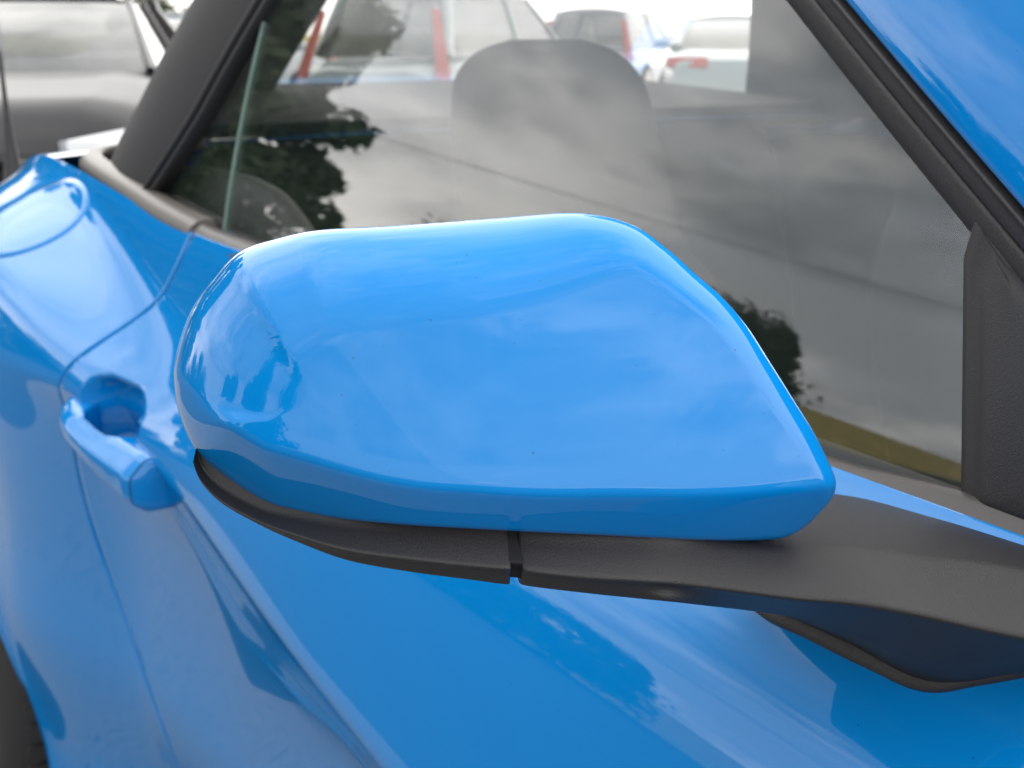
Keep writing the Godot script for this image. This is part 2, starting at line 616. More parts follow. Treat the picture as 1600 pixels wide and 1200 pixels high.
func build_body(car: Node3D, o: Vector3):
	# door: rows down the door, columns along it
	var rows := []
	var nx := 150
	var ny := 190
	for i in ny + 1:
		var t := float(i) / ny
		var row := []
		for j in nx + 3:
			var s := clampf((j - 2.0) / nx, 0.0, 1.0)
			var y := lerpf(0.995, 0.12, pow(t, 1.35))
			var x := lerpf(shut_x(y) + 0.0018, 0.35, pow(s, 1.15))
			y = lerpf(belt_y(x), 0.12, pow(t, 1.35))
			var z := body_z(x, y) - pocket(x, y)
			# the edge at the cut line rolls inwards
			if j == 0:
				z -= 0.03
			elif j == 1:
				z -= 0.0025
				x -= 0.0
			if j >= 2 and s < 0.001:
				x += 0.0012
			row.append(Vector3(x, y, z))
		rows.append(row)
	# roll the top edge inwards
	var top := []
	for p in rows[0]:
		top.append(p + Vector3(0, -0.003, -0.014))
	rows.push_front(top)
	var door := part("door", lattice(rows, Vector3(0, 0, 1)), "blue_paint", car, o)
	build_handle(door)
	# rear fender with its wheel arch
	rows = []
	nx = 150
	ny = 130
	var xa := -2.05
	var ya := 0.335
	var ra := 0.375
	# columns: plain ones up to the arch, then one for every step round it, then plain ones to the tail
	var columns := [[-1.3, 0.12], [-1.3, 0.12], [-1.3, 0.12]]
	for j in range(1, 61):
		columns.append([lerpf(-1.3, xa + ra, j / 60.0), 0.12])
	columns.append([xa + ra, 0.12, -0.06])
	columns.append([xa + ra, ya, -0.06])
	for j in 81:
		columns.append([xa + ra * cos(PI * j / 80.0), ya + ra * sin(PI * j / 80.0)])
	for j in 25:
		columns.append([lerpf(xa - ra, -2.95, j / 24.0), 0.12])
	for j in columns.size():
		var s := clampf((columns[j][0] + 1.3) / -1.65, 0.0, 1.0)
		var low: float = columns[j][1]
		var col := []
		for i in ny + 1:
			var t := pow(float(i) / ny, 1.25)
			var x := lerpf(shut_x(lerpf(1.0, low, t)) - 0.0028, -2.95, s)
			if s > 0.0:
				# the influence of the cut line's curve dies out before the arch
				x = lerpf(x, columns[j][0], sst(0.0, 0.2, s))
			var y := lerpf(belt_y(x), low, t)
			var z := body_z(x, y) - 0.5 * maxf(0.0, -x - 2.45) ** 2
			if j == 0:
				z -= 0.03
			elif j == 1:
				z -= 0.0025
			if columns[j].size() > 2:
				z += columns[j][2] * (1.0 if y < ya + 0.01 else 0.0)
			# flared lip over the wheel
			var d := Vector2(x - xa, maxf(0.0, y - ya)).length() - ra
			z += 0.012 * exp(-maxf(d, 0.0) / 0.02)
			col.append(Vector3(x, y, z))
		# lip turned in
		var e: Vector3 = col[ny]
		col.append(e + Vector3(0, 0.001, -0.05))
		rows.append(col)
	var fender := part("rear_fender", lattice(rows, Vector3(0, 0, 1)), "blue_paint", car, o)
	# round fuel flap standing a hair proud of the fender
	var flap := []
	for i in 9:
		var r := 0.072 * minf(1.0, i / 7.0)
		var ring := []
		for k in 48:
			var a := TAU * k / 48
			var x := -1.66 + cos(a) * r * 1.35
			var q := clampf(0.052 + sin(a) * r * 0.58, 0.006, 0.2)
			var y := belt_y(x) - q
			ring.append(Vector3(x, y, body_z(x, y)) + Vector3(0, 0.7, 0.7) * (0.0005 if i < 8 else -0.004))
		flap.append(ring)
	part("fuel_flap", lattice(flap, Vector3(0, 0.7, 0.7), true), "blue_paint", fender)
	# rear deck behind the soft top, running across the car
	rows = []
	for i in 40:
		var x := lerpf(-1.80, -3.0, i / 39.0)
		var row := []
		for j in 40:
			var t := j / 39.0
			var edge := 0.015 - 0.5 * maxf(0.0, -x - 2.45) ** 2
			var z := lerpf(edge, -1.72 - edge, t)
			var y := belt_y(x) + 0.015 * sin(t * PI) ** 0.6 - 0.04 * sst(-2.5, -3.0, x)
			row.append(Vector3(x, y, z))
		rows.append(row)
	part("rear_deck", lattice(rows, Vector3.UP), "blue_paint", car, o)
	# tail and left flank close the body
	var st := begin()
	add_slab(st, Vector3(-2.97, 0.25, -0.1), Vector3(-2.97, 0.8, -0.1), Vector3(-2.97, 0.8, -1.6), Vector3(-2.97, 0.25, -1.6), 0.06)
	part("tail_panel", finish(st), "blue_paint", car, o)
	rows = []
	for i in 60:
		var x := lerpf(0.35, -2.95, i / 59.0)
		var row := []
		for j in 40:
			var y := lerpf(belt_y(x), 0.22, j / 39.0)
			row.append(Vector3(x, y, -1.72 - body_z(x, y)))
		rows.append(row)
	part("left_flank", lattice(rows, Vector3(0, 0, -1)), "blue_paint", car, o)
	# front fender and bonnet ahead of the door
	rows = []
	for i in 50:
		var x := lerpf(0.354, 1.75, i / 49.0)
		var row := []
		for j in 60:
			var t := j / 59.0
			var drop := 0.10 * sst(0.3, 1.8, x)
			if t < 0.5:
				var z := lerpf(-0.86, body_z(0.3, 0.97) - 0.05 * (x - 0.3) ** 2 * 0.6, t / 0.5)
				row.append(Vector3(x, 1.0 - drop + 0.05 * (1.0 - pow(absf(z + 0.86) / 0.92, 2.0)), z))
			else:
				var y := lerpf(0.97, 0.24, (t - 0.5) / 0.5)
				row.append(Vector3(x, y - drop * (1.0 - (t - 0.5) / 0.5), body_z(0.3, y) - 0.05 * (x - 0.3) ** 2 * 0.6 + 0.02 * sst(0.9, 0.7, y)))
		rows.append(row)
	part("front_fender", lattice(rows, Vector3(0, 1, 1)), "blue_paint", car, o)
	rows = []
	for i in 50:
		var x := lerpf(0.42, 1.75, i / 49.0)
		var row := []
		for j in 30:
			var t := j / 29.0
			var z := lerpf(-0.862, -1.72, t)
			row.append(Vector3(x, 1.0 - 0.1 * sst(0.3, 1.8, x) + 0.05 * (1.0 - pow(absf(z + 0.86) / 0.92, 2.0)), z))
		rows.append(row)
	part("bonnet", lattice(rows, Vector3.UP), "blue_paint", car, o)
	# underside keeps light from leaking into the cabin
	part("floor_pan", slab(Vector3(-2.9, 0.2, -0.02), Vector3(0.6, 0.2, -0.02), Vector3(0.6, 0.2, -1.7), Vector3(-2.9, 0.2, -1.7), 0.03), "dark_gap", car, o)
	# dark channel seen through the door's cut line
	var path := []
	var sides := []
	var ups := []
	for i in 40:
		var y := lerpf(0.985, 0.24, i / 39.0)
		var x := shut_x(y)
		path.append(Vector3(x, y, body_z(x, y) - 0.022))
		sides.append(Vector3(1, 0, 0))
		ups.append(Vector3(0, 0, 1))
	part("door_seam", sweep(path, sides, ups, [Vector2(-0.008, 0), Vector2(0.008, 0), Vector2(0.008, 0.006), Vector2(-0.008, 0.006)]), "dark_gap", car, o)
	# belt moulding along the glass, then the quarter trim that wraps round the soft top's foot
	path = []
	sides = []
	ups = []
	for i in 40:
		var x := lerpf(0.3, -1.268, i / 39.0)
		var fat := sst(-0.29, -0.42, x) * (1.0 - sst(-0.8, -1.2, x))
		path.append(Vector3(x, belt_y(x) - 0.0065 * fat, 0.009 * fat))
		sides.append(Vector3(0, 0, 1))
		ups.append(Vector3(0, 1, 0))
	var prof := [Vector2(0.0145, -0.0125), Vector2(0.0185, -0.0095), Vector2(0.0190, -0.0065), Vector2(0.0165, -0.0025), Vector2(0.0075, 0.0050), Vector2(0.003, 0.0070), Vector2(-0.001, 0.0072), Vector2(-0.0035, 0.004), Vector2(-0.004, -0.0125)]
	var rings := []
	for i in path.size():
		# the strip grows deeper beside the mirror's foot
		var deep := sst(-0.29, -0.40, path[i].x) * (1.0 - sst(-0.8, -1.2, path[i].x))
		var ring := []
		for k in prof.size():
			var drop := 0.008 * deep if k <= 2 or k == prof.size() - 1 else 0.0
			ring.append(path[i] + Vector3(0, prof[k].y - drop, prof[k].x + (0.013 * deep if k <= 2 else 0.0)))
		rings.append(ring)
	part("belt_moulding", loft(rings), "belt_rubber", car, o)
	var pts := [Vector3(-1.272, 0.9975, 0.0), Vector3(-1.38, 1.0045, 0.0), Vector3(-1.5, 1.0145, -0.003), Vector3(-1.62, 1.022, -0.008), Vector3(-1.72, 1.0275, -0.016), Vector3(-1.775, 1.031, -0.032), Vector3(-1.80, 1.034, -0.06), Vector3(-1.81, 1.037, -0.11), Vector3(-1.82, 1.04, -0.2)]
	path = curve(pts, 6)
	sides = []
	ups = []
	for i in path.size():
		var d: Vector3 = (path[mini(i + 1, path.size() - 1)] - path[maxi(i - 1, 0)]).normalized()
		var s := Vector3.UP.cross(d).normalized()
		if s.z < 0 and i < 20:
			s = -s
		if i > 0 and s.dot(sides[i - 1]) < 0:
			s = -s
		sides.append(s)
		ups.append(Vector3.UP)
	prof = [Vector2(0.0150, -0.012), Vector2(0.0175, -0.0075), Vector2(0.0165, -0.001), Vector2(0.0125, 0.004), Vector2(0.007, 0.0075), Vector2(-0.004, 0.0095), Vector2(-0.012, 0.0085), Vector2(-0.014, 0.003), Vector2(-0.014, -0.008)]
	part("quarter_trim", sweep(path, sides, ups, prof), "sheen_trim", car, o)
	# short aerial mast on the rear deck
	var mast := []
	var radii := []
	for i in 9:
		var t := i / 8.0
		mast.append(Vector3(-2.18 - 0.03 * t, 0.955 + 0.21 * t, -0.012 - 0.003 * t))
		radii.append(0.016 * pow(1.0 - t, 3.0) + 0.0035)
	part("aerial", tube(mast, radii), "moulding_plastic", car, o)

func build_handle(door: Node3D):
	# bowed pull grip with flat facets: place along the car, stand-off, height, thickness
	var section := func(place: float, bulge: float, tall: float, thick: float, clear: float, grow: float) -> Array:
		var x := -1.128 + (place + 1.07) * 0.78
		var h := tall
		var yc := 0.782 + 0.03 * (-x - 1.10) / 0.23
		var zb := body_z(x, yc)
		var inner := zb + lerpf(-0.014, bulge - thick, clear)
		var g := grow
		return rounded([Vector3(x, yc + h * 0.5 + g, inner), Vector3(x, yc + h * 0.46 + g, lerpf(inner, zb + bulge * 0.6 + g, 0.9)), Vector3(x, yc + h * 0.14, zb + bulge + g), Vector3(x, yc - h * 0.30, zb + bulge * 0.97 + g), Vector3(x, yc - h * 0.5 - g, zb + bulge * 0.5 + g), Vector3(x, yc - h * 0.5 - g, inner)], 0.0055, 4)
	var stations := [
		[-1.0705, 0.033, 0.054, 0.010, 0.0], [-1.085, 0.036, 0.055, 0.010, 0.0], [-1.105, 0.037, 0.052, 0.012, 0.0], [-1.13, 0.039, 0.049, 0.016, 0.0], [-1.15, 0.040, 0.045, 0.018, 0.6], [-1.17, 0.041, 0.041, 0.018, 1.0],
		[-1.20, 0.041, 0.038, 0.017, 1.0], [-1.24, 0.039, 0.036, 0.017, 1.0], [-1.265, 0.036, 0.036, 0.018, 0.8], [-1.29, 0.031, 0.036, 0.018, 0.0], [-1.315, 0.022, 0.034, 0.012, 0.0], [-1.333, 0.010, 0.030, 0.006, 0.0], [-1.338, 0.002, 0.026, 0.002, 0.0]]
	var rings := []
	for i in stations.size() - 1:
		for k in 4:
			var f := k / 4.0
			var v := []
			for c in 5:
				v.append(lerpf(stations[i][c], stations[i + 1][c], f))
			rings.append(section.call(v[0], v[1], v[2], v[3], v[4], 0.0))
	var grip := part("door_handle", loft(rings), "blue_paint", door)
	grip.set_meta("label", "blue pull handle over its pocket")
	part("handle_gasket", loft([section.call(-1.0705, 0.032, 0.052, 0.01, 0.0, 0.0002), section.call(-1.0690, 0.032, 0.052, 0.01, 0.0, 0.0002)]), "black_rubber", door)
	rings = []
	for c in [[-1.0690, 0.0315, 0.0525], [-1.0675, 0.029, 0.051], [-1.0655, 0.020, 0.047], [-1.0635, 0.010, 0.043], [-1.0620, 0.001, 0.039]]:
		rings.append(section.call(c[0], c[1], c[2], 0.01, 0.0, 0.0))
	part("handle_cap", loft(rings), "blue_paint", door)

func build_window(car: Node3D, o: Vector3):
	# curved door pane with real thickness
	var front := func(y: float): return -0.331 + (y - 1.087) * -1.496 if y > 1.06 else -0.28
	var out := []
	var inn := []
	for i in 36:
		var y := lerpf(0.975, 1.34, i / 35.0)
		var r0 := []
		var r1 := []
		for j in 30:
			var x := lerpf(minf(front.call(y) + 0.012, -0.28), -1.232 - 0.0 * y, j / 29.0)
			r0.append(Vector3(x, y, glass_z(y)))
			r1.append(Vector3(x, y, glass_z(y) - 0.0042))
		out.append(r0)
		inn.append(r1)
	var st := begin()
	add_lattice(st, out, Vector3(0, 0, 1))
	add_lattice(st, inn, Vector3(0, 0, -1))
	var pane := part("door_window", finish(st), "window_pane", car, o)
	var path := []
	var sides := []
	var ups := []
	for i in 20:
		var y := lerpf(0.985, 1.34, i / 19.0)
		path.append(Vector3(-1.2335, y, glass_z(y) - 0.0021))
		sides.append(Vector3(1, 0, 0))
		ups.append(Vector3(0, 0, 1))
	part("polished_edge", sweep(path, sides, ups, [Vector2(-0.0009, -0.0021), Vector2(0.0009, -0.0021), Vector2(0.0009, 0.0022), Vector2(-0.0009, 0.0022)]), "glass_edge", pane)
	# quarter pane behind it
	st = begin()
	var qo := []
	var qi := []
	for i in 20:
		var y := lerpf(0.99, 1.30, i / 19.0)
		var r0 := []
		var r1 := []
		for j in 10:
			var x := lerpf(-1.238, minf(-1.238, rear_line(y) - 0.012), j / 9.0)
			r0.append(Vector3(x, y, glass_z(y) - 0.006))
			r1.append(Vector3(x, y, glass_z(y) - 0.010))
		qo.append(r0)
		qi.append(r1)
	add_lattice(st, qo, Vector3(0, 0, 1))
	add_lattice(st, qi, Vector3(0, 0, -1))
	part("quarter_window", finish(st), "window_pane", car, o)
	# windscreen pillar: seal strips and painted outer skin follow the pillar's line
	var dir := Vector3(-0.2, 0.1337, -0.0375).normalized()
	var a0 := Vector3(-0.331, 1.087, -0.026) - dir * 0.35
	var inw := Vector3(0, 0.28, -1).cross(dir).normalized()      # across the pillar, in the plane of the glass, forward and up
	if inw.x < 0:
		inw = -inw
	var nrm := dir.cross(inw).normalized()
	if nrm.z < 0:
		nrm = -nrm
	var line := []
	var s_ := []
	var u_ := []
	for i in 30:
		var t := lerpf(0.0, 0.87, i / 29.0)
		var p := a0 + dir * t
		p.z = glass_z(p.y) if p.y > 0.995 else -0.005
		line.append(p)
		s_.append(inw)
		u_.append(nrm)
	prof_strip("pillar_seal", line, s_, u_, [Vector2(-0.0005, -0.012), Vector2(-0.0005, 0.003), Vector2(0.001, 0.0052), Vector2(0.0165, 0.0078), Vector2(0.0182, 0.0066), Vector2(0.0186, -0.012)], "moulding_plastic", car, o)
	prof_strip("pillar_moulding", line, s_, u_, [Vector2(0.0191, -0.012), Vector2(0.0193, 0.0066), Vector2(0.0205, 0.008), Vector2(0.0240, 0.0070), Vector2(0.0285, 0.0082), Vector2(0.0303, 0.0100), Vector2(0.0312, 0.0088), Vector2(0.0315, -0.012)], "moulding_plastic", car, o)
	prof_strip("pillar_gasket", line, s_, u_, [Vector2(0.0316, -0.012), Vector2(0.0316, 0.0055), Vector2(0.0342, 0.0055), Vector2(0.0342, -0.012)], "black_rubber", car, o)
	var prof := [Vector2(0.0343, -0.012), Vector2(0.0343, 0.004), Vector2(0.0347, 0.0075), Vector2(0.0362, 0.0092), Vector2(0.0395, 0.0090), Vector2(0.052, 0.0048), Vector2(0.066, -0.0008), Vector2(0.080, -0.0072), Vector2(0.093, -0.014), Vector2(0.102, -0.020), Vector2(0.108, -0.026), Vector2(0.110, -0.036)]
	prof_strip("windscreen_pillar", line, s_, u_, prof, "blue_paint", car, o)
	# windscreen and its black edge
	var b0: Vector3 = line[0] + inw * 0.114 - nrm * 0.030
	var b1: Vector3 = line[29] + inw * 0.114 - nrm * 0.030
	st = begin()
	var w0 := []
	var w1 := []
	for i in 12:
		var p := b0.lerp(b1, i / 11.0)
		var r0 := []
		var r1 := []
		for j in 24:
			var t := j / 23.0
			var z := lerpf(p.z, -1.72 - p.z, t)
			var bow := 0.16 * sin(t * PI)
			r0.append(Vector3(p.x + bow, p.y + bow * 0.15, z))
			r1.append(Vector3(p.x + bow - 0.003, p.y + bow * 0.15 - 0.004, z))
		w0.append(r0)
		w1.append(r1)
	add_lattice(st, w0, Vector3(1, 1, 0))
	add_lattice(st, w1, Vector3(-1, -1, 0))
	part("windscreen", finish(st), "window_pane", car, o)
	# triangular mirror sail at the front corner of the pane
	var edge := [Vector3(-0.3565, 1.114, -0.0235), Vector3(-0.3585, 1.096, -0.020), Vector3(-0.329, 0.9935, 0.0045), Vector3(-0.16, 0.984, 0.007), Vector3(-0.16, 0.99, 0.004), Vector3(-0.345, 1.104, -0.0215)]
	var dense := []
	for i in edge.size():
		for k in 8:
			dense.append(edge[i].lerp(edge[(i + 1) % edge.size()], k / 8.0))
	var rim := rounded(dense, 0.004, 2)
	var c := Vector3(-0.272, 1.022, 0.0)
	rows_sail(rim, c, car, o)

func rows_sail(rim: Array, c: Vector3, car: Node3D, o: Vector3):
	var rings := []
	for k in [[1.0, -0.014], [1.0, 0.0], [0.985, 0.0014], [0.93, 0.0018], [0.86, 0.0020], [0.82, 0.0032], [0.78, 0.0042], [0.70, 0.0046], [0.4, 0.0048], [0.1, 0.0048], [0.0, 0.0048]]:
		var ring := []
		for p in rim:
			var q: Vector3 = c.lerp(p, k[0])
			q.z = lerpf(glass_z(maxf(q.y, 0.995)) + 0.009, p.z, k[0] * k[0]) + k[1]
			ring.append(q)
		rings.append(ring)
	part("mirror_sail", lattice(rings, Vector3(0, 0, 1), true), "grained_plastic", car, o)

func rear_line(y: float) -> float:
	# where the soft top's seal meets the quarter pane
	return -1.216 - 0.94 * (1.222 - y) - 0.9 * maxf(0.0, 1.113 - y) ** 1.4

func prof_strip(called: String, line: Array, s: Array, u: Array, prof: Array, m: String, car: Node3D, o: Vector3):
	part(called, sweep(line, s, u, prof), m, car, o)

func build_soft_top(car: Node3D, o: Vector3):
	# right quarter of the soft top: from the seal line back round the corner to the rear window
	var rows := []
	for i in 40:
		var y := lerpf(1.022, 1.36, i / 39.0)
		var row := []
		for j in 26:
			var t := j / 25.0
			var x0 := rear_line(y) - 0.022
			var x1 := -2.3 + 0.9 * maxf(0.0, y - 1.06)
			var x := lerpf(x0, x1, t)
			var z := glass_z(y) + 0.004 - 0.01 * t - 0.47 * pow(t, 2.2) + 0.012 * sin(minf(t * 4.0, 1.0) * PI * 0.5)
			row.append(Vector3(x, y, z))
		rows.append(row)
	var inner := []
	for r in rows:
		var row := []
		for p in r:
			row.append(p + Vector3(0.004, -0.001, -0.012))
		inner.append(row)
	var st := begin()
	add_lattice(st, rows, Vector3(0, 0, 1))
	add_lattice(st, inner, Vector3(0, 0, -1))
	# opposite quarter, roof and the frame of the rear window
	var left := []
	var roof := []
	for i in 30:
		var y := lerpf(1.022, 1.36, i / 29.0)
		var row := []
		for j in 16:
			var t := j / 15.0
			var x := lerpf(rear_line(y) - 0.02, -2.12 + 0.35 * maxf(0.0, y - 1.06), t)
			row.append(Vector3(x, y, -1.70 - glass_z(y) + 0.13 * t * t))
		left.append(row)
	add_lattice(st, left, Vector3(0, 0, -1))
	var leftin := []
	for r in left:
		var row := []
		for p in r:
			row.append(p + Vector3(0, 0, 0.015))
		leftin.append(row)
	add_lattice(st, leftin, Vector3(0, 0, 1))
	for layer in 2:
		roof = []
		for i in 24:
			var t := i / 23.0
			var row := []
			for j in 24:
				var u := j / 23.0
				var x := lerpf(-0.70, -1.85, u)
				var edge := 0.16 + 0.02 * layer
				row.append(Vector3(x, 1.345 - 0.015 * layer + 0.06 * sin(t * PI) - 0.03 * u * u, lerpf(-edge, -1.70 + edge, t)))
			roof.append(row)
		add_lattice(st, roof, Vector3(0, 1 - 2 * layer, 0))
	var top := part("soft_top", finish(st), "soft_top_fabric", car, o)
	part("left_window", slab(Vector3(-0.3, 0.98, -1.7), Vector3(-0.74, 1.34, -1.57), Vector3(-1.22, 1.34, -1.57), Vector3(-1.5, 0.99, -1.7), 0.004), "window_pane", car, o)
	# rear window in the soft top
	var p0 := Vector3(-2.36, 1.095, -0.5)
	var p1 := Vector3(-1.86, 1.345, -0.46)
	st = begin()
	add_slab(st, p0, p1, Vector3(p1.x, p1.y, -1.34), Vector3(p0.x, p0.y, -1.42), 0.004)
	part("rear_window", finish(st), "window_pane", top)
	# black double seal along the quarter opening
	for k in 2:
		var path := []
		var s := []
		var u := []
		for i in 30:
			var y := lerpf(1.012, 1.34, i / 29.0)
			path.append(Vector3(rear_line(y) - 0.006 - 0.017 * k, y, glass_z(y) + 0.002))
			s.append(Vector3(1, 0, 0))
			u.append(Vector3(0, 0.25, 0.97))
		var w := 0.0075
		part("quarter_seal", sweep(path, s, u, rounded_profile(w, 0.006 + 0.003 * k)), "black_rubber", top)

func rounded_profile(w: float, h: float) -> Array:
	return [Vector2(-w, -0.01), Vector2(-w, h * 0.5), Vector2(-w * 0.6, h * 0.9), Vector2(0, h), Vector2(w * 0.6, h * 0.9), Vector2(w, h * 0.5), Vector2(w, -0.01)]

# ---------------------------------------------------------------- door mirror

const MO := Vector3(-0.298, 1.034, 0.12)

func mw(u: float, v: float, w: float) -> Vector3:
	# mirror frame: u outwards along the housing, v up, w forwards
	return MO + Vector3(-0.4452, 0, 0.8954) * u + Vector3(0, v, 0) + Vector3(0.8954, 0, 0.4452) * w

func crease_v(u: float) -> float:
	# height of the sharp lower edge of the cap
	return 0.0008 + 0.0022 * sst(0.03, 0.1, u) + 0.0 + 0.004 * sst(0.09, 0.155, u) + 0.012 * sst(0.14, 0.215, u) + 0.013 * sst(0.195, 0.232, u)

func cap_w(u: float, v: float) -> float:
	var w := 0.006
	w -= 0.024 * clampf(v / 0.095, -1.0, 1.2) + 0.008 * pow(clampf(v / 0.095, 0.0, 1.2), 2.5)
	w -= 0.030 * pow(maxf(0.0, (u - 0.11) / 0.12), 2.2)
	w -= 0.006 * pow(maxf(0.0, (0.07 - u) / 0.07), 2.0)
	var below := crease_v(u) - v
	var soft := 0.0016
	w -= 0.95 * 0.5 * (below + sqrt(below * below + soft * soft))
	return w

func build_mirror(car: Node3D, o: Vector3):
	var mirror := Node3D.new()
	mirror.name = "door_mirror"
	mirror.position = o
	car.add_child(mirror)
	mirror.set_meta("label", "blue capped door mirror on a black arm")
	# outline of the cap seen along its length, with the rounding radius at each point
	var key := [
		[-0.0046, -0.0030, 0.006], [0.0024, 0.0150, 0.0085], [0.0120, 0.0308, 0.0095], [0.0203, 0.0440, 0.0100], [0.0277, 0.0555, 0.0105], [0.0360, 0.0652, 0.0110], [0.0458, 0.0738, 0.0115], [0.0560, 0.0828, 0.013], [0.0675, 0.0903, 0.016], [0.0850, 0.0936, 0.022], [0.112, 0.0918, 0.028],
		[0.147, 0.0893, 0.030], [0.178, 0.0868, 0.034], [0.194, 0.0830, 0.038], [0.209, 0.0772, 0.042], [0.2195, 0.0670, 0.046], [0.2305, 0.052, 0.048], [0.2370, 0.032, 0.046], [0.2350, 0.0150, 0.028],
		[0.2262, -0.0010, 0.012], [0.206, -0.0105, 0.005], [0.182, -0.0128, 0.003], [0.15, -0.0128, 0.003], [0.114, -0.0150, 0.003], [0.066, -0.0203, 0.003], [0.020, -0.0265, 0.004], [0.0062, -0.0255, 0.005], [-0.0018, -0.0160, 0.006]]
	var pts := []
	for k in key:
		pts.append(Vector3(k[0], k[1], k[2]))
	var rim := curve_closed(pts, 9)
	var n := rim.size()
	var c := Vector2(0.118, 0.035)
	var edges := []
	var inv := []
	for e in n:
		var ev := Vector2(rim[(e + 1) % n].x - rim[e].x, rim[(e + 1) % n].y - rim[e].y)
		edges.append(ev)
		inv.append(1.0 / maxf(ev.length_squared(), 1e-12))
	var rings := []
	var ns := 84
	for i in ns + 1:
		var s := 1.0 - pow(1.0 - float(i) / ns, 1.9)
		var ring := []
		for p in rim:
			var q := c.lerp(Vector2(p.x, p.y), s)
			# nearest place of the outline decides the rounding of the edge
			var d := 1e9
			var r := 0.0
			for e in n:
				var e0: Vector3 = rim[e]
				var ev: Vector2 = edges[e]
				var f := clampf(((q.x - e0.x) * ev.x + (q.y - e0.y) * ev.y) * inv[e], 0.0, 1.0)
				var ox := e0.x + ev.x * f - q.x
				var oy := e0.y + ev.y * f - q.y
				var dd := ox * ox + oy * oy
				if dd < d:
					d = dd
					r = lerpf(e0.z, rim[(e + 1) % n].z, f)
			d = sqrt(d)
			if i == ns:
				d = 0.0
				r = p.z
			var drop := 0.0
			if d < r:
				drop = 0.85 * (r - sqrt(maxf(0.0, r * r - (r - d) * (r - d))))
			ring.append(mw(q.x, q.y, cap_w(q.x, q.y) - drop))
		rings.append(ring)
	# walls that run back to the mirror glass
	var edge: Array = rings[ns]
	for k in [[0.004, 1.0], [0.010, 1.0], [0.02, 1.0], [0.03, 1.0], [0.045, 0.998], [0.06, 0.995], [0.072, 0.985], [0.078, 0.97]]:
		var ring := []
		for j in n:
			var p: Vector3 = edge[j]
			var mid := mw(c.x, c.y, 0.0)
			# all walls end in one plane, where the glass sits
			var we: float = (p - MO).dot(Vector3(0.8954, 0, 0.4452))
			var run: float = lerpf(0.0, we + 0.088, k[0] / 0.078)
			var dv: float = p.y - mid.y
			var away: Vector3 = (p - mid) * k[1]
			# the crown and the outer end curve in towards the mirror glass
			away.y -= maxf(0.0, dv) / 0.062 * run * (0.22 + 2.2 * run)
			var du: float = away.dot(Vector3(-0.4452, 0, 0.8954))
			if du > 0.0:
				away -= Vector3(-0.4452, 0, 0.8954) * (du / 0.11) * run * (0.15 + 1.5 * run)
			var q: Vector3 = mid + away + Vector3(-0.8954, 0, -0.4452) * run
			ring.append(q)
		rings.append(ring)
	var cap := part("mirror_cap", lattice(rings, Vector3(0.9, 0, 0.44), true), "blue_paint", mirror)
	cap.set_meta("label", "blue painted mirror cap")
	# mirror glass on the rearward face
	var gl := []
	for k in [1.0, 0.5, 0.0]:
		var ring := []
		for j in n:
			ring.append((rings[rings.size() - 1][j] as Vector3).lerp(mw(c.x, c.y, -0.085), 1.0 - k * 0.96) + Vector3(-0.8954, 0, -0.4452) * -0.004)
		gl.append(ring)
	part("mirror_glass", lattice(gl, Vector3(-0.9, 0, -0.44), true), "mirror_silver", mirror)
	# black lower cover: u, seam height, ledge height, bottom height, how far forward
	var shell := func(list: Array) -> Array:
		var out := []
		for s in list:
			var f: float = s[4]
			out.append([mw(s[0], s[1] + 0.010, -0.080), mw(s[0], s[1] + 0.010, f - 0.016), mw(s[0], s[1] - 0.001, f - 0.0085), mw(s[0], s[2] + 0.001, f + 0.003), mw(s[0], s[2] - 0.0014, f - 0.0005), mw(s[0], s[3] + 0.0012, f - 0.0015), mw(s[0], s[3] - 0.001, f - 0.010), mw(s[0], s[3] + 0.010, -0.080)])
		return out
	var outer := [[0.2280, 0.0040, 0.0030, 0.0020, -0.047], [0.2248, -0.0010, -0.0022, -0.0038, -0.041], [0.217, -0.0060, -0.0080, -0.0100, -0.034], [0.204, -0.0108, -0.0130, -0.0162, -0.026], [0.190, -0.0122, -0.0166, -0.0210, -0.019], [0.172, -0.0134, -0.0206, -0.0264, -0.0125], [0.15, -0.0140, -0.0232, -0.0300, -0.008], [0.13, -0.0150, -0.0256, -0.0328, -0.0055], [0.1165, -0.0162, -0.0270, -0.0350, -0.0045], [0.1145, -0.0166, -0.0274, -0.0354, -0.0065]]
	part("mirror_lower_cover", loft_keys(shell.call(outer), 5, 0.0022), "grained_plastic", mirror)
	# arm: continues the cover, then slopes down to its foot on the door
	var near := [[0.1105, -0.0175, -0.0278, -0.0355, -0.0065], [0.1085, -0.0177, -0.0280, -0.0358, -0.0038], [0.09, -0.0190, -0.0305, -0.0385, -0.002], [0.069, -0.0205, -0.0330, -0.0420, -0.002], [0.05, -0.0225, -0.0360, -0.0455, -0.003]]
	var keys: Array = shell.call(near)
